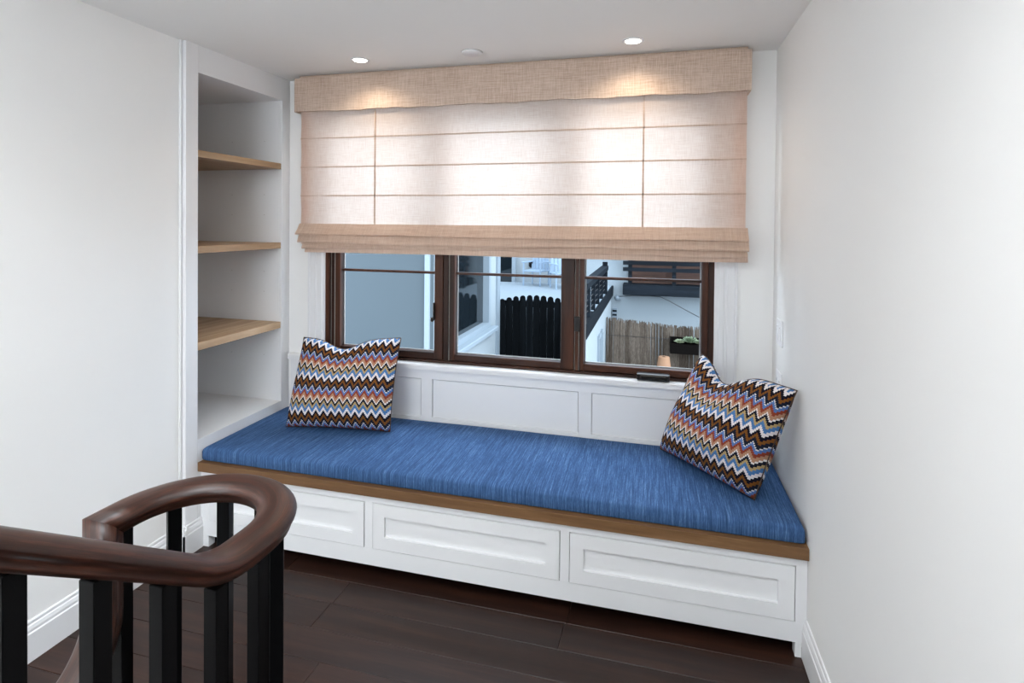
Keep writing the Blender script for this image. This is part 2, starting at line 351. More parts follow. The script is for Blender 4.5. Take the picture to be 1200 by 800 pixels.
for i, (a, b) in enumerate(drawers):
    g = 0.0034; a += g; b -= g; z0, z1 = DZ0 + g, DZ1 - g; py = YD - (0.003, 0.003, 0.004)[i]; s = 0.056
    d = boxes('drawer', [(a, a + s, py, py + 0.02, z0, z1), (b - s, b, py, py + 0.02, z0, z1), (a + s, b - s, py, py + 0.02, z0, z0 + s), (a + s, b - s, py, py + 0.02, z1 - s, z1)], 'trim', ws)
    box('panel', a + s - 0.001, b - s + 0.001, py + 0.013, py + 0.019, z0 + s - 0.001, z1 - s - 0.0025, 'trim', d)
    box('drawer_box', a + 0.01, b - 0.01, py + 0.02, py + 0.09, z0, z1 - 0.01, 'dark', d)  # near-black backing; through the slit it stands in for the edge shadow
bm = bmesh.new(); add_box(bm, XL + 0.0005, XR - 0.0005, YN, 2.89, 0.376, 0.4205, 0.0025, 2)
tag(finish('seat_board', bm, 'oak'), 'brown oak board with a square front edge topping the white drawers', 'seat board')
# cushion: boxed shape with softened crown
def cushion():
    x0, x1, y0, y1, z0, z1 = -2.141, 0.551, YD, 2.884, 0.4215, 0.487
    nx, ny = 90, 24; bm = bmesh.new(); R = 0.022
    def pt(i, j, top):
        s, t = i / nx, j / ny
        ex = min(s, 1 - s) * (x1 - x0); ey = min(t, 1 - t) * (y1 - y0)
        e = 1.0
        for q in (ex, ey):
            if q < R: e *= math.sqrt(max(0, 1 - (1 - q / R) ** 2)) * 0.35 + 0.65
        x = x0 + s * (x1 - x0); y = y0 + t * (y1 - y0)
        crown = 0.006 * (math.sin(math.pi * t) ** 0.5) * (math.sin(math.pi * s) ** 0.3)
        wob = 0.0016 * math.sin(x * 5.1 + y * 2) + 0.001 * math.sin(x * 11.7)
        if top: z = z0 + (z1 - z0) * (0.45 + 0.55 * e) + (crown + wob) * (e > 0.99 and 1 or 0.4)
        else: z = z0 + (1 - e) * 0.018
        return (x, y, z)
    def us(n, L):
        inner = [0, 0.12, 0.35, 0.7, 1.0]
        a = [q * R / L for q in inner]; m = n - 2 * len(a) + 1
        return a + [a[-1] + (1 - 2 * a[-1]) * (q + 1) / (m) for q in range(m - 1)] + [1 - q for q in a[::-1]]
    S = us(nx, x1 - x0); T = us(ny, y1 - y0)
    vt = {}
    for top in (0, 1):
        for i, s in enumerate(S):
            for j, t in enumerate(T): vt[i, j, top] = bm.verts.new(pt(s * nx, t * ny, top))
    n, m = len(S), len(T)
    for i in range(n - 1):
        for j in range(m - 1):
            bm.faces.new((vt[i, j, 1], vt[i + 1, j, 1], vt[i + 1, j + 1, 1], vt[i, j + 1, 1])); bm.faces.new((vt[i, j, 0], vt[i, j + 1, 0], vt[i + 1, j + 1, 0], vt[i + 1, j, 0]))
    for i in range(n - 1):
        for j, fl_ in ((0, 0), (m - 1, 1)): bm.faces.new([vt[q] for q in ((i, j, 0), (i + 1, j, 0), (i + 1, j, 1), (i, j, 1))])
    for j in range(m - 1):
        for i in (0, n - 1): bm.faces.new([vt[q] for q in ((i, j, 0), (i, j + 1, 0), (i, j + 1, 1), (i, j, 1))])
    return finish('seat_cushion', bm, 'blue', None, True)
cu = tag(cushion(), 'long blue woven seat cushion filling the window seat', 'cushion')
tube('seam', [(x, YD + 0.004, 0.4775) for x in [-2.13 + 2.67 * i / 30 for i in range(31)]], 0.0016, 'blue', cu, 6)

# ------------------------------------------------------------------ panelling under the window
pn = struct(thing('trim_1', (-0.79, YB, 0.45)), 'white recessed wainscot panelling with a ledge below the window', 'panelling')
PZ0, PZ1 = 0.499, 0.717
panels = [(-2.085, -1.274), (-1.208, -0.378), (-0.311, 0.515)]
box('top_rail', XL + 0.02, XR - 0.001, YB, YW, PZ1, 0.773, 'trim', pn); box('bottom_rail', XL + 0.02, XR - 0.001, YB, YW, 0.45, PZ0, 'trim', pn)
for a, b in ((XL + 0.02, panels[0][0]), (panels[0][1], panels[1][0]), (panels[1][1], panels[2][0]), (panels[2][1], XR - 0.001)): box('stile', a, b, YB, YW, PZ0, PZ1, 'trim', pn)
for a, b in panels: box('panel', a + 0.005, b - 0.005, YB + 0.007, YW, PZ0 + 0.001, PZ1 - 0.005, 'trim', pn)
prism('ledge', [(2.866, 0.776), (2.866, 0.800), (2.870, 0.806), (YW, 0.808), (YW, 0.772), (2.882, 0.772), (2.878, 0.776)], 'X', XL + 0.02, XR - 0.001, 'trim', pn)
# casing
cs = struct(thing('trim_2', (-0.8, 2.9, 0.808)), 'white fluted casing around the window', 'trim')
def casing(x0, x1, flip):
    w = x1 - x0; prof = [(0, 0), (0, 0.022), (0.10, 0.022), (0.13, 0.018), (0.42, 0.018), (0.45, 0.013), (0.56, 0.013), (0.60, 0.018), (0.80, 0.019), (0.86, 0.014), (1.0, 0.013), (1.0, 0)]
    prism('casing', [((x1 - a * w) if flip else (x0 + a * w), YW - d) for a, d in prof], 'Z', 0.808, 2.30, 'trim', cs)
casing(-2.011, -1.899, False); casing(0.290, 0.397, True)
box('head_casing', -2.011, 0.397, YW - 0.018, YW, 2.30, 2.415, 'trim', cs)

# ------------------------------------------------------------------ window
wn = struct(thing('window_1', (-0.8, 2.97, WZ0)), 'dark brown wood casement window of three sashes', 'window')
FY = 2.905
box('frame_jamb', WX0, -1.870, FY, 3.03, WZ0, WZ1, 'win', wn, 0.002); box('frame_jamb', 0.263, WX1, FY, 3.03, WZ0, WZ1, 'win', wn, 0.002)
box('frame_head', -1.870, 0.263, FY, 3.03, WZ1 - 0.03, WZ1, 'winx', wn); box('frame_sill', -1.870, 0.263, FY, 3.03, WZ0, 0.824, 'winx', wn, 0.002)
box('jamb_stop', -1.866, -1.848, FY + 0.012, 3.03, 0.824, WZ1 - 0.03, 'win', wn, 0.001)
for x in (-1.868, -1.845): box('weatherstrip', x - 0.002, x + 0.004, FY + 0.016, 3.0, 0.824, WZ1 - 0.03, 'strip', wn)
def mullion(x0, x1):
    box('mullion', x0, x1, FY + 0.004, 2.975, 0.824, WZ1 - 0.03, 'win', wn, 0.002)
    m = (x0 + x1) / 2
    for x in (x0 - 0.003, x1 + 0.0005): box('weatherstrip', x, x + 0.0028, FY + 0.014, 2.97, 0.824, WZ1 - 0.03, 'strip', wn)
mullion(-1.148, -1.120); mullion(-0.404, -0.386)
sashes = [(-1.840, -1.806, -1.206, -1.154), (-1.114, -1.084, -0.480, -0.410), (-0.381, -0.357, 0.232, 0.262)]
SY0, SY1, GY = 2.914, 2.966, 2.950
for i, (a, b, c, d) in enumerate(sashes):
    s = thing('sash', (0, 0, 0)); s.parent = wn; s.location = Vector(((a + d) / 2, 2.94, 0.825)) - Vector(wn.location)
    z0, z1 = 0.8255, WZ1 - 0.031; gb = 0.861 if i else 0.864
    box('stile', a, b, SY0, SY1, z0, z1, 'win', s, 0.002); box('stile', c, d, SY0 if i == 0 else SY0 - 0.004, SY1, z0, z1, 'win', s, 0.002)
    box('rail', b, c, SY0, SY1, z0, gb, 'winx', s, 0.003); box('rail', b, c, SY0, SY1, z1 - 0.05, z1, 'winx', s, 0.003)
    for z in (1.316, 1.79): box('muntin', b, c, 2.936, 2.964, z - 0.007, z + 0.007, 'winx', s, 0.003)
    boxes('lit_edge_bead', [(b, b + 0.006, 2.956, 2.962, gb, z1 - 0.05), (c - 0.006, c, 2.956, 2.962, gb, z1 - 0.05), (b, c, 2.956, 2.962, gb, gb + 0.005)], 'strip', s)  # pale beads; the sky-lit inner sash edge is put into their colour
    box('pane', b - 0.001, c + 0.001, GY, GY + 0.004, gb - 0.002, z1 - 0.048, 'glass', s)
# hardware
bm = bmesh.new(); add_box(bm, -0.081, 0.082, 2.868, 2.913, 0.812, 0.845, 0.006, 2); add_box(bm, -0.062, 0.066, 2.862, 2.870, 0.817, 0.838, 0.003)
o = finish('crank_cover', bm, 'blackplastic', wn); o['label'] = 'black folding crank handle'
box('latch', -0.404, -0.376, 2.893, 2.912, 1.035, 1.115, 'blackplastic', wn, 0.003)
box('latch', -1.208, -1.198, 2.893, 2.914, 1.05, 1.15, 'blackplastic', wn, 0.003); box('latch_lever', -1.216, -1.199, 2.880, 2.895, 1.045, 1.07, 'blackplastic', wn, 0.003)

# ------------------------------------------------------------------ roman shade
rs = thing('roman_shade', (-0.8, 2.83, 1.42), 'beige linen roman shade with valance, half lowered over the window', 'blind')
bm = bmesh.new()
VY = 2.800
def valance():
    # a soft boxed valance: front board with two returns, edges slightly wavy
    n = 60; rings = []
    for i in range(n + 1):
        x = -2.041 + (0.433 + 2.041) * i / n; w = 0.0025 * math.sin(i * 0.55) + 0.002 * math.sin(i * 1.7)
        rings.append([(x, VY, 2.237 + w), (x, VY - 0.001, 2.33), (x, VY, 2.431), (x, VY + 0.012, 2.432), (x, VY + 0.012, 2.237 + w)])
    add_rings(bm, rings)
valance(); finish('valance', bm, 'linen_val', rs)
box('valance_return', -2.041, -2.029, VY + 0.012, YW - 0.001, 2.237, 2.432, 'linen_val', rs, 0.001); box('valance_return', 0.421, 0.433, VY + 0.012, YW - 0.001, 2.237, 2.432, 'linen_val', rs, 0.001)
box('head_board', -2.028, 0.420, VY + 0.030, YW - 0.020, 2.395, CE - 0.0005, 'linen_val', rs)
PY = 2.824; PX0, PX1 = -2.012, 0.418
seams = [2.085, 1.918, 1.752, 1.587]
bm = bmesh.new(); nx, nz = 100, 40; g = {}
for i in range(nx + 1):
    for j in range(nz + 1):
        x = PX0 + (PX1 - PX0) * i / nx; z = 1.47 + (2.39 - 1.47) * j / nz
        x += (-0.008 if i == 0 else 0) * (2.39 - z) * 0
        y = PY + 0.004 * math.sin((z - 1.587) / 0.167 * math.pi) ** 2 * (1 if z > 1.587 else 0.3) + 0.0015 * math.sin(x * 4 + z * 3)
        g[i, j] = bm.verts.new((x, y, z))
for i in range(nx):
    for j in range(nz): bm.faces.new((g[i, j], g[i + 1, j], g[i + 1, j + 1], g[i, j + 1]))
finish('shade_panel', bm, 'linen', rs, True)
for z in seams[:3]:
    box('seam', PX0, PX1, PY - 0.004, PY - 0.0005, z - 0.0035, z + 0.0035, 'linen_fold', rs)
for x in (-1.533, -0.0595): box('seam', x - 0.004, x + 0.004, PY - 0.004, PY + 0.0005, 1.575, 2.25, 'linen_fold', rs)
for x in (PX0 + 0.001, PX1 - 0.057): box('side_hem', x, x + 0.056, PY + 0.008, PY + 0.0095, 1.5, 2.39, 'linen', rs)
# the stacked folds at the foot of the shade
def fold(x0, x1, prof, ph, amp=0.004):
    bm = bmesh.new(); n = 50; rings = []
    for i in range(n + 1):
        x = x0 + (x1 - x0) * i / n
        w = amp * math.sin(3.1 * x + ph) + 0.4 * amp * math.sin(8.3 * x + 2 * ph)
        rings.append([(x, y + 0.5 * w * k_, z + w * k_) for (y, z, k_) in prof])
    add_rings(bm, rings); return finish('fold', bm, 'linen_fold', rs, False)
fold(-2.019, 0.428, [(PY - 0.002, 1.590, 0), (2.802, 1.560, 0.4), (2.778, 1.532, 1), (2.777, 1.525, 1), (2.784, 1.524, 1), (PY - 0.004, 1.548, 0.5)], 0.4, 0.003)
fold(-2.003, 0.429, [(PY - 0.004, 1.549, 0), (2.792, 1.523, 0.5), (2.776, 1.486, 1), (2.777, 1.478, 1), (2.785, 1.477, 1), (PY - 0.004, 1.505, 0.5)], 2.1, 0.004)
fold(-1.976, 0.423, [(PY - 0.004, 1.507, 0), (2.794, 1.484, 0.5), (2.782, 1.457, 1), (2.784, 1.451, 1), (2.792, 1.450, 1), (PY - 0.004, 1.472, 0.5)], 4.4, 0.004)
fold(-1.961, 0.426, [(PY - 0.002, 1.480, 0), (2.798, 1.464, 0.5), (2.789, 1.431, 0.6), (2.790, 1.426, 0.6), (2.800, 1.425, 0.6), (PY - 0.006, 1.434, 0.6), (PY - 0.002, 1.464, 0.3)], 5.2, 0.003)

# ------------------------------------------------------------------ pillows
def pillow(name, BL, BR, TL, TR, T, chop_s, chop_d, mat, label, clamp):
    BL, BR, TL, TR = map(Vector, (BL, BR, TL, TR)); N = 44
    nrm = ((BR - BL).cross(TL - BL)).normalized()
    if nrm.dot(CAM - BL) < 0: nrm = -nrm
    bm = bmesh.new(); uvl = bm.loops.layers.uv.new('UVMap'); grid = {}
    def pos(s, t, side):
        a = s * 2 - 1; b = t * 2 - 1
        ins = 0.035
        aa = a * (1 - ins * (1 - b * b) * abs(a)); bb = b * (1 - ins * (1 - a * a) * abs(b))
        s2, t2 = (aa + 1) / 2, (bb + 1) / 2
        p = BL * (1 - s2) * (1 - t2) + BR * s2 * (1 - t2) + TL * (1 - s2) * t2 + TR * s2 * t2
        dent = math.exp(-((s - chop_s) / 0.19) ** 2) * max(0, t - 0.25) ** 1.6 / 0.75 ** 1.6
        p = p + ((BL + BR) - (TL + TR)).normalized() * chop_d * dent
        th = T * (max(0, (1 - a * a) * (1 - b * b))) ** 0.36 * (1 + 0.22 * math.exp(-((t - 0.3) / 0.3) ** 2)) * (1 - 0.45 * dent)
        th += (0.004 * math.sin(9 * s + 5 * t) + 0.003 * math.sin(17 * t - 6 * s)) * (1 - a * a) * (1 - b * b)
        p = p + nrm * (th if side else -th * 0.8)
        return clamp(p)
    for side in (1, 0):
        for i in range(N + 1):
            for j in range(N + 1):
                edge = i in (0, N) or j in (0, N)
                if side == 0 and edge: grid[i, j, 0] = grid[i, j, 1]; continue
                grid[i, j, side] = bm.verts.new(pos(i / N, j / N, side))
    for side in (1, 0):
        for i in range(N):
            for j in range(N):
                q = [(i, j), (i + 1, j), (i + 1, j + 1), (i, j + 1)]
                f = bm.faces.new([grid[a, b, side] for a, b in q])
                for lp, (a, b) in zip(f.loops, q): lp[uvl].uv = (a / N, b / N)
    rim = [grid[i, 0, 1].co.copy() for i in range(N)] + [grid[N, j, 1].co.copy() for j in range(N)] + [grid[N - i, N, 1].co.copy() for i in range(N)] + [grid[0, N - j, 1].co.copy() for j in range(N + 1)]
    o = finish(name, bm, mat, None, True); tag(o, label, 'pillow', 'zigzag pillows on the window seat')
    tube('piping', [clamp(p) for p in rim], 0.0028, 'zig_edge', o, 6)
    return o
M['zig_edge'] = plain('dark_piping', '4A382C', 0.9)
def clampL(p): return Vector((p.x, min(p.y, 2.862), max(p.z, 0.494)))
def clampR(p): return Vector((min(p.x, XR - 0.004), min(p.y, 2.862), max(p.z, 0.494)))
pillow('throw_pillow', (-1.91, 2.56, 0.497), (-1.34, 2.646, 0.497), (-1.90, 2.70, 0.952), (-1.345, 2.78, 0.966), 0.105, 0.44, 0.055, 'zigL', 'zigzag striped pillow standing upright by the bookcase end of the seat', clampL)
pillow('throw_pillow', (0.04, 2.80, 0.500), (0.402, 2.385, 0.497), (0.227, 2.78, 0.987), (0.540, 2.335, 0.965), 0.105, 0.36, 0.085, 'zigR', 'zigzag striped pillow tilted into the corner against the right wall', clampR)

# ------------------------------------------------------------------ ceiling fittings and wall plates
def downlight(x, y, label, watts=7.5, tint=(1.0, 0.86, 0.68)):
    d = thing('recessed_downlight', (x, y, CE), label, 'light', 'recessed ceiling lights')
    lathe('trim_ring', [(0.050, 0.0005), (0.050, -0.003), (0.046, -0.005), (0.037, -0.004), (0.036, -0.001), (0.036, 0.0005)], (x, y, CE - 0.0006), 'plate', d)
    lathe('lens', [(0.035, 0), (0.035, -0.003)], (x, y, CE - 0.0012), 'lens', d)
    l_ = light('lamp', 'SPOT', watts, tint, (0, 0, -0.012), (0, 0, -1), spot_size=2.5, spot_blend=0.7, shadow_soft_size=0.034)
    l_.parent = d
def fill_downlight(x, y, label): downlight(x, y, label, 9, (1.0, 0.96, 0.90))  # out-of-view landing downlights, added for overhead fill
fill_downlight(-1.35, 1.02, 'unseen downlight added for fill over the landing on the bookcase side'); fill_downlight(-0.27, 1.02, 'unseen downlight added for fill over the landing on the plain wall side')
downlight(-1.507, 2.61, 'small round lit downlight in the ceiling nearer the bookcase'); downlight(-0.108, 2.62, 'small round lit downlight in the ceiling nearer the right wall')
cd = thing('ceiling_cover', (-0.892, 2.617, CE), 'flat round unlit white cover plate on the ceiling between two downlights', 'ceiling fixture')
lathe('cover_disc', [(0.052, 0), (0.052, -0.006), (0.048, -0.009)], (-0.892, 2.617, CE - 0.0005), 'plate', cd); lathe('shadow_ring', [(0.054, 0), (0.054, -0.0015)], (-0.892, 2.617, CE - 0.0002), 'strip', cd)
def plate(name, y0, y1, z0, z1, label, cat, outlet):
    t = thing(name, (XR, (y0 + y1) / 2, z0), label, cat)
    box('cover_plate', XR - 0.007, XR - 0.0005, y0, y1, z0, z1, 'plate', t, 0.002)
    n = 2; w = (y1 - y0) / n
    for i in range(n):
        c = y0 + w * (i + 0.5)
        if outlet:
            f = box('receptacle', XR - 0.0085, XR - 0.0068, c - 0.016, c + 0.016, z0 + 0.025, z1 - 0.025, 'plate', t, 0.0006)
            for zz in (z0 + 0.036, z1 - 0.046):
                for dy in (-0.006, 0.004): box('slot', XR - 0.0088, XR - 0.0084, c + dy, c + dy + 0.002, zz, zz + 0.009, 'blackplastic', f)
        else:
            r = box('rocker', XR - 0.010, XR - 0.0068, c - 0.016, c + 0.016, z0 + 0.025, z1 - 0.025, 'plate', t, 0.001)
            box('indicator', XR - 0.0104, XR - 0.0098, c - 0.005, c + 0.005, z1 - 0.036, z1 - 0.033, 'strip', r)
plate('light_switch', 2.69, 2.80, 1.053, 1.173, 'white double rocker switch plate high on the right wall', 'switch', False)
plate('wall_outlet', 2.69, 2.80, 0.815, 0.935, 'white wall plate partly hidden behind the right pillow', 'outlet', True)

# ------------------------------------------------------------------ stair railing
sr = thing('stair_railing', (-0.808, 0.70, 0), 'dark wood handrail looping around on square black metal balusters', 'railing')
XA, XB, YC, ZT, SL = -0.664, -0.962, 0.815, 1.067, 0.70
RPROF = [(0.0, 0.0), (0.014, -0.0005), (0.024, -0.0025), (0.0315, -0.007), (0.0357, -0.0125), (0.0370, -0.017), (0.0358, -0.0215), (0.0315, -0.0245), (0.0292, -0.028), (0.0287, -0.033), (0.0278, -0.039)]
RPROF = [(x * 0.965, y) for x, y in RPROF]
RPROF = RPROF + [(-x, y) for x, y in RPROF[:0:-1]]
def sweep(name, path, mat):
    '''path: list of (point on the top centre line, side vector, up vector); UVs follow the grain.'''
    bm = bmesh.new(); uvl = bm.loops.layers.uv.new('UVMap'); rings, L, last = [], [], None
    for p, sd, upv in path:
        rings.append([bm.verts.new(p + sd * x + upv * y) for x, y in RPROF]); L.append((L[-1] + (p - last).length) if L else 0.0); last = p
    n = len(RPROF); acc = [0.0]
    for q in range(n): acc.append(acc[-1] + math.dist(RPROF[q], RPROF[(q + 1) % n]))
    for a in range(len(rings) - 1):
        for q in range(n):
            w = (q + 1) % n; f = bm.faces.new((rings[a][q], rings[a][w], rings[a + 1][w], rings[a + 1][q])); f.smooth = True
            for lp, uv in zip(f.loops, ((L[a], acc[q]), (L[a], acc[q + 1]), (L[a + 1], acc[q + 1]), (L[a + 1], acc[q]))): lp[uvl].uv = uv
    bm.faces.new(rings[0][::-1]); bm.faces.new(rings[-1])
    return finish(name, bm, mat, sr)
def rail_path():
    P = []
    ye = 0.725
    def ztop(y):
        d = ye - y; r = 0.05     # eased knee between slope and level
        if d <= -r: return ZT
        if d >= r: return ZT + SL * d
        return ZT + SL * (d + r) ** 2 / (4 * r)
    y = -1.75
    while y < YC - 0.001:
        s = (ztop(y + 0.001) - ztop(y - 0.001)) / 0.002
        t = Vector((0, 1, s)).normalized(); sd = Vector((1, 0, 0)); P.append((Vector((XA, y, ztop(y))), sd, sd.cross(t)))
        y += 0.30 if y < 0.2 else (0.05 if y < 0.62 else 0.0125)
    r = (XA - XB) / 2; xc = (XA + XB) / 2
    for i in range(33):
        a = math.pi * i / 32; rd = Vector((math.cos(a), math.sin(a), 0))
        P.append((Vector((xc, YC, ZT)) + rd * r, rd, Vector((0, 0, 1))))
    sd = Vector((-1, 0, 0)); P.append((Vector((XB, 0.7555, ZT)), sd, Vector((0, -1, 1))))
    return P
sweep('handrail', rail_path(), 'rail')
def drop_path():
    P = []; sd = Vector((-1, 0, 0)); Yv = 0.7555
    P.append((Vector((XB, Yv, ZT)), sd, Vector((0, -1, 1))))
    for z in (ZT - 0.05, ZT - 0.10, ZT - 0.15): P.append((Vector((XB, Yv, z)), sd, Vector((0, -1, 0))))
    zs = ZT - 0.175; R = 0.11; end = math.atan(SL)
    for i in range(13):
        a = (math.pi / 2 - end) * i / 12     # turned from straight down towards -Y
        c = Vector((XB, Yv - R, zs)); P.append((c + Vector((0, math.cos(a) * R, -math.sin(a) * R)), sd, Vector((0, -math.cos(a), math.sin(a)))))
    p, _, u = P[-1]; t = Vector((0, -math.cos(end), -math.sin(end)))
    for L in (0.2, 0.6, 1.2, 2.2): P.append((p + t * L, sd, u))
    return P
sweep('easing', drop_path(), 'railz')['label'] = 'upright curved wood easing turning down the lower stairs'
bs = 0.0245
def baluster(x, y, z0, z1, ang=0.0):
    m = bmesh.new(); add_box(m, -bs / 2, bs / 2, -bs / 2, bs / 2, 0, z1 - z0, 0.0012)
    bmesh.ops.rotate(m, verts=m.verts, cent=(0, 0, 0), matrix=Matrix.Rotation(ang, 3, 'Z')); bmesh.ops.translate(m, verts=m.verts, vec=(x, y, z0))
    finish('baluster', m, 'black', sr)
y = 0.720
def tread_z(y): return 0.0 if y > YE else RISE * (int((YE - y) / RUN) + 1)
ys = [0.720 - 0.0965 * i for i in range(22)]
for y in ys:
    zt = ZT + max(0, SL * (0.725 - y)) - 0.045
    baluster(XA, y, tread_z(y + 0.02) + 0.0005, zt)
rr = (XA - XB) / 2; xc = (XA + XB) / 2
for a in (0, 36, 72, 108, 144, 180):
    a = math.radians(a); baluster(xc + rr * math.cos(a), YC + rr * math.sin(a), 0.0005, ZT - 0.037, a)
for i in range(14):
    y = 0.60 - 0.115 * i; z1 = 0.80 - SL * (0.60 - y) - 0.05; st = int((YE - y) / RUN) + 1
    baluster(XB, y, max(-RISE * min(st, 8), ZLOW) + 0.0005, z1 - 0.04)

# ------------------------------------------------------------------ outdoors
struct(box('ground', -14, 14, 3.1, 22, -3.1, -3.0, 'ground'), 'paved ground outside between the houses', 'ground')
nh = thing('neighbour_house', (-4.5, 7.4, -3.0), 'shade-toned grey stucco house corner with a white-framed side window, through left pane', 'house')
HX, HY0, HY1 = -2.55, 6.0, 8.95
hwY0, hwY1, hwZ0, hwZ1 = 6.45, 8.45, -0.05, 1.75
box('wall', -7.5, HX, HY0, HY0 + 0.15, -3, 4.2, 'stucco_shaded', nh)
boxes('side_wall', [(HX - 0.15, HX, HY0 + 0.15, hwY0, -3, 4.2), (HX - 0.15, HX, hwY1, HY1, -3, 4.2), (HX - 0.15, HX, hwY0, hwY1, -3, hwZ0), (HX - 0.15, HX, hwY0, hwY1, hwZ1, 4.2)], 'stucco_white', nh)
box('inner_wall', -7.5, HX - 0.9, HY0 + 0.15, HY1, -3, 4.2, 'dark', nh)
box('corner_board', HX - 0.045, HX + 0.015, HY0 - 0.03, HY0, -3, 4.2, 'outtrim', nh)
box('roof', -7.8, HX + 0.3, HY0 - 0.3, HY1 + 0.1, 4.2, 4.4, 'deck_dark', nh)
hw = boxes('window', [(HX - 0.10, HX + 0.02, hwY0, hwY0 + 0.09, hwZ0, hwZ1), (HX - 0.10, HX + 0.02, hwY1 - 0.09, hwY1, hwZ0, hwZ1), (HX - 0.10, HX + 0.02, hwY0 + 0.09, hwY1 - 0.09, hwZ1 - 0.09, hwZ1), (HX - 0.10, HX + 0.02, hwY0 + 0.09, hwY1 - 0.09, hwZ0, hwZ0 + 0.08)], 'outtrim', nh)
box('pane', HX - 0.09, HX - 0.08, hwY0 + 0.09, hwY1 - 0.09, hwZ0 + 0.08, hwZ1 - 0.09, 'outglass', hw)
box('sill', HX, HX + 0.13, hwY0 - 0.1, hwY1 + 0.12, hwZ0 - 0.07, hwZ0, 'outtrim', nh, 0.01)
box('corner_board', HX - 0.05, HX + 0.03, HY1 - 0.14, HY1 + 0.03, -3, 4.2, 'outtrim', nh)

gt = thing('picket_gate', (-2.0, 9.0, -1.6), 'tall near-black picket gate with rounded tops arching upward, outside the middle sash', 'gate')
gx0, npk, pwid = -2.49, 11, 0.112
for i in range(npk):
    x = gx0 + i * 0.1185; u = (i - 5) / 5.0; top = 0.41 - 0.085 * u * u
    w = pwid / 2; arc = [(x + w * math.cos(a) * 0.86, top - 0.05 + 0.05 * math.sin(a)) for a in [math.pi * q / 8 for q in range(9)]]
    prism('picket', [(x - w, -1.6), (x + w, -1.6), (x + w, top - 0.085), (x + w * 0.86, top - 0.07)] + arc[1:-1] + [(x - w * 0.86, top - 0.07), (x - w, top - 0.085)], 'Y', 9.0 + 0.003 * (i % 3), 9.022 + 0.003 * (i % 3), 'fence_dark', gt)
for z in (0.2, -0.9): box('gate_rail', gx0 - 0.05, gx0 + 0.1185 * 10 + 0.05, 9.03, 9.07, z, z + 0.1, 'fence_dark', gt)
for x in (gx0 - 0.12, gx0 + 0.1185 * 10 + 0.06): box('gate_post', x, x + 0.06, 8.99, 9.09, -3.0, 0.3, 'fence_dark', gt)

fh = thing('far_house', (0, 13.6, -3.0), 'white stucco house across the yard with dark balcony and roof deck', 'house')
FYH = 13.6
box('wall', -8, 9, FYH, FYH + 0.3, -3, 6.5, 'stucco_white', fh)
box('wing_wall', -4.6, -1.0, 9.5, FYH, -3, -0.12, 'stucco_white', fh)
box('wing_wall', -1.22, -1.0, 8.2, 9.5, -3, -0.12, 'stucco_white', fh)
box('deck_floor', -4.6, -1.0, 9.45, FYH, -0.11, 0.12, 'outtrim', fh); box('deck_floor', -1.22, -1.0, 8.2, 9.45, -0.11, 0.12, 'deck_dark', fh)
box('deck_fascia', -1.0, -0.96, 8.2, FYH, -0.11, 0.12, 'deck_dark', fh)
def far_window(x0, x1, z0, z1, y, mat='outglass', fr=0.06):
    w = boxes('window', [(x0, x0 + fr, y - 0.05, y, z0, z1), (x1 - fr, x1, y - 0.05, y, z0, z1), (x0 + fr, x1 - fr, y - 0.05, y, z1 - fr, z1), (x0 + fr, x1 - fr, y - 0.05, y, z0, z0 + fr)], 'outtrim', fh)
    box('pane', x0 + fr, x1 - fr, y - 0.02, y - 0.005, z0 + fr, z1 - fr, mat, w)
    return w
# wing side windows (facing the yard)
for a, b in ((10.2, 10.5), (10.75, 11.0)):
    w = boxes('window', [(-1.0, -0.96, a, b, -1.5, -1.44), (-1.0, -0.96, a, b, -0.52, -0.46), (-1.0, -0.96, a, a + 0.05, -1.44, -0.52), (-1.0, -0.96, b - 0.05, b, -1.44, -0.52)], 'outtrim', fh)
    box('pane', -1.0, -0.985, a + 0.05, b - 0.05, -1.44, -0.52, 'outglass', w)
# deck guard
gd = -1.02
for y in (8.3, 8.85, 9.6, 10.35, 11.1): box('guard_post', gd - 0.035, gd + 0.035, y - 0.035, y + 0.035, 0.12, 0.66, 'deck_dark', fh)
box('guard_rail', gd - 0.07, gd + 0.07, 8.2, 11.95, 0.63, 0.72, 'deck_dark', fh); box('guard_post', gd - 0.05, gd + 0.05, 11.86, 11.98, 0.12, 0.80, 'deck_dark', fh)
for z in (0.22, 0.31, 0.40, 0.49, 0.57): tube('guard_cable', [(gd, 8.3, z), (gd, 11.9, z)], 0.006, 'wire', fh, 6)
# door and narrow windows behind the gate
dr = box('door', -3.80, -3.50, FYH - 0.05, FYH, 0.12, 2.2, 'outglass', fh); box('door_frame', -3.50, -3.40, FYH - 0.07, FYH, 0.12, 2.25, 'outtrim', fh)
w = far_window(-3.26, -3.08, 0.95, 2.1, FYH, 'tealglass'); w = far_window(-2.75, -2.5, 0.95, 2.1, FYH, 'tealglass')
for x in (-3.15, -2.2): lathe('wall_lamp', [(0.02, -0.05), (0.06, 0), (0.06, 0.08), (0.02, 0.12)], (x + 0.15, FYH - 0.08, 0.55), 'black', fh, 12)
far_window(-1.75, -0.98, 0.93, 2.2, FYH, 'tealglass', 0.07); box('window_sill', -1.85, -0.85, FYH - 0.08, FYH, 0.86, 0.92, 'deck_dark', fh)
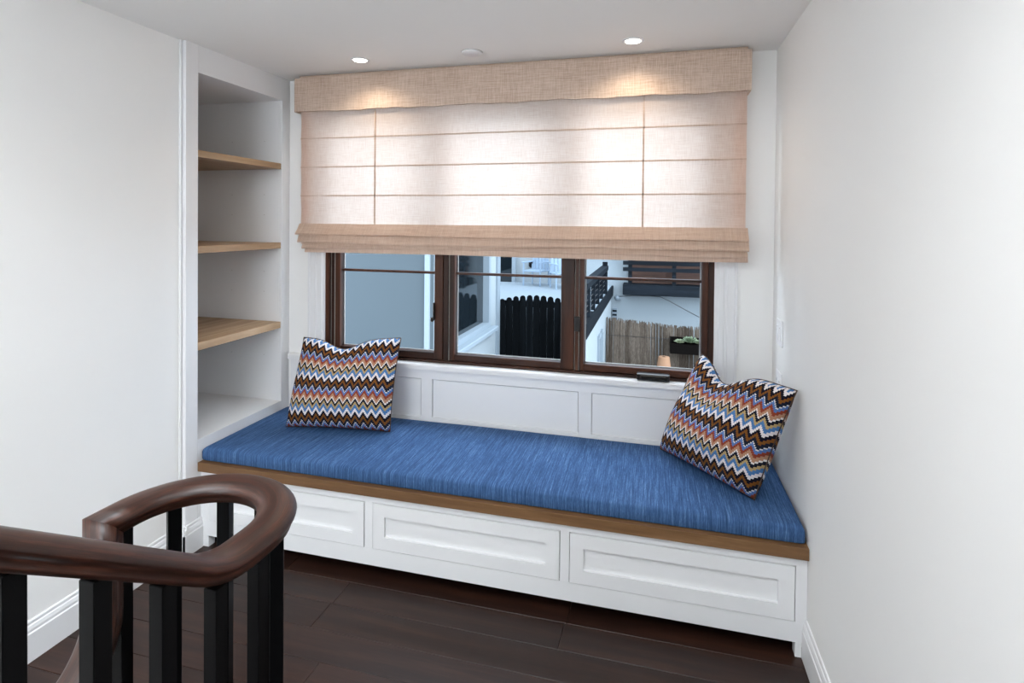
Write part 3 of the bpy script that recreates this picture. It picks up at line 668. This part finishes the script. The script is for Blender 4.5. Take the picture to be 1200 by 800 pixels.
# dark balcony on the far wall
bx0, bx1, by0 = -0.715, 3.2, 13.22
box('balcony_floor', bx0, bx1, by0, FYH, -0.05, 0.205, 'deck_dark', fh, 0.01)
for x in (bx0 + 0.12, 0.40, 1.55): box('balcony_post', x, x + 0.09, by0 + 0.04, by0 + 0.13, 0.205, 1.55, 'deck_dark', fh)
for z in (0.29, 0.51, 0.66, 0.83, 1.0, 1.16, 1.32): box('balcony_slat', bx0 + (0 if z > 0.5 else 0.15), bx1, by0, by0 + 0.03, z, z + (0.09 if z > 0.4 else 0.06), 'deck_dark', fh)
box('screen_board', bx0 + 0.15, bx1, FYH - 0.06, FYH - 0.02, 0.21, 1.9, 'brownboard', fh)
vt = box('wall_vent', -0.98, -0.86, FYH - 0.03, FYH, -0.72, -0.42, 'outtrim', fh)
for i in range(3): box('vent_louvre', -0.97, -0.87, FYH - 0.045, FYH - 0.03, -0.70 + 0.095 * i, -0.66 + 0.095 * i, 'deck_dark', vt)
lathe('junction_box', [(0.06, -0.05), (0.08, 0), (0.05, 0.06)], (-0.85, FYH - 0.06, -0.17), 'outtrim', fh, 12)
tag(tube('utility_wire', [(-0.82, 13.5, -0.13), (-0.5, 13.45, -0.09), (-0.1, 13.4, -0.075), (0.15, 13.35, -0.08), (0.35, 13.2, -0.15), (0.7, 12.9, -0.30), (1.2, 12.5, -0.5), (2.2, 12.2, -0.8)], 0.009, 'wire', None, 6), 'thin dark utility wire hanging along the far white wall', 'wire')

# chairs on the roof deck
def deck_chair(x, y, ang, label):
    c = thing('deck_chair', (x, y, 0.121), label, 'chair', 'chairs on the roof deck'); base = Vector((x, y, 0.121))
    def P(lst, name):
        bm = bmesh.new()
        for b in lst: add_box(bm, *b, 0.004)
        me = bpy.data.meshes.new(name); bm.to_mesh(me); bm.free(); me.materials.append(M['chairblue']); link(name, me, c, (0, 0, 0))
    P([(-0.25, 0.25, -0.24, 0.22, 0.34, 0.37)], 'seat')
    for sx in (-0.24, 0.21):
        P([(sx, sx + 0.03, -0.24, -0.21, 0, 0.55)], 'leg'); P([(sx, sx + 0.03, 0.19, 0.22, 0, 0.50)], 'leg'); P([(sx - 0.02, sx + 0.05, -0.26, 0.24, 0.55, 0.575)], 'armrest')
    for i in range(5):
        sx = -0.22 + 0.09 * i; h = 0.86 - 0.035 * abs(i - 2); P([(sx, sx + 0.078, 0.20, 0.22, 0.36, h)], 'back_slat')
    c.rotation_euler = (0, 0, ang)
deck_chair(-2.05, 12.6, 0.5, 'pale blue slatted chair on the roof deck nearer the window mullion'); deck_chair(-2.75, 13.0, -0.3, 'pale blue slatted chair on the roof deck further left')

# reed fence: a screen of thin reeds no one could count
rf = thing('reed_fence', (1.2, 11.9, -3.0), 'brown dry reed screen fence in front of the far white wall', 'fence')
bm = bmesh.new()
for i in range(860):
    x = -0.98 + 0.0049 * i + random.uniform(-0.003, 0.003); r = random.uniform(0.006, 0.010); yj = random.uniform(-0.006, 0.006) + (0.014 if i % 2 else 0)
    top = -0.40 - 0.10 * min(1, max(0, (x + 0.9) / 1.4)) + random.uniform(-0.06, 0.03); lean = random.uniform(-0.02, 0.02)
    add_rings(bm, [[(x + r * math.cos(2 * math.pi * q / 5), 11.9 + yj + r * math.sin(2 * math.pi * q / 5), -3.0) for q in range(5)], [(x + lean + r * math.cos(2 * math.pi * q / 5), 11.9 + yj + r * math.sin(2 * math.pi * q / 5), top) for q in range(5)]])
tag(finish('reeds', bm, 'reed', rf), kind='stuff')
for z in (-0.75, -1.35): tube('fence_wire', [(-0.98, 11.878, z), (3.2, 11.878, z - 0.02)], 0.004, 'wire', rf, 5)
pb = thing('planter_box', (0.83, 11.72, -0.96), 'dark planter box of soil hung on the reed fence', 'planter')
boxes('trough', [(0.33, 1.33, 11.60, 11.62, -0.98, -0.80), (0.33, 1.33, 11.84, 11.86, -0.98, -0.70), (0.33, 0.35, 11.62, 11.84, -0.98, -0.70), (1.31, 1.33, 11.62, 11.84, -0.98, -0.70), (0.33, 1.33, 11.60, 11.86, -1.0, -0.98)], 'dark', pb)
box('soil', 0.35, 1.31, 11.62, 11.84, -0.98, -0.84, 'soil', pb)
def succulent(x, y, z, r, mat, label):
    s = thing('succulent', (x, y, z), label, 'plant', 'succulents in the planter box')
    for ring, (n, tilt, L) in enumerate(((8, 0.35, 1.0), (7, 0.75, 0.85), (5, 1.15, 0.65))):
        for i in range(n):
            a = 2 * math.pi * i / n + ring * 0.4; d = Vector((math.cos(a) * math.cos(tilt), math.sin(a) * math.cos(tilt), math.sin(tilt))); sd = Vector((-math.sin(a), math.cos(a), 0)); u = d.cross(sd)
            p0 = Vector((x, y, z)); bm = bmesh.new()
            add_rings(bm, [[p0 + d * (r * L * f) + sd * (w * r * q[0]) + u * (w * r * 0.35 * q[1]) for q in ((1, 0), (0, 1), (-1, 0), (0, -1))] for f, w in ((0.03, 0.08), (0.5, 0.20), (0.85, 0.14), (1.0, 0.02))])
            finish('leaf', bm, mat, s)
succulent(0.52, 11.71, -0.80, 0.13, 'leaf2', 'small pale succulent at the near end of the planter'); succulent(0.72, 11.70, -0.78, 0.20, 'leaf', 'large grey-green succulent rosette in the planter middle')
succulent(0.90, 11.72, -0.80, 0.14, 'leaf2', 'mid green succulent right of the planter middle'); succulent(1.12, 11.70, -0.79, 0.16, 'leaf2', 'pale spiky succulent near the window frame'); succulent(1.24, 11.72, -0.78, 0.11, 'flower', 'cream rosette at the far right of the planter')
ped = tag(boxes('garden_pedestal', [(0.0, 0.44, 10.8, 11.2, -3.0, -1.36), (-0.03, 0.47, 10.77, 11.23, -1.36, -1.30)], 'stucco_white'), 'low white plinth under the terracotta pot outside', 'plinth')
pot = thing('terracotta_pot', (0.20, 11.0, -1.30), 'upturned pale terracotta pot seen low through the right sash', 'pot')
lathe('pot_body', [(0.16, 0), (0.16, 0.07), (0.145, 0.075), (0.105, 0.36), (0.10, 0.365)], (0.20, 11.0, -1.2995), 'terracotta', pot, 24); lathe('drain_hole', [(0.03, 0), (0.03, 0.002)], (0.20, 11.0, -0.9345), 'soil', pot, 12)
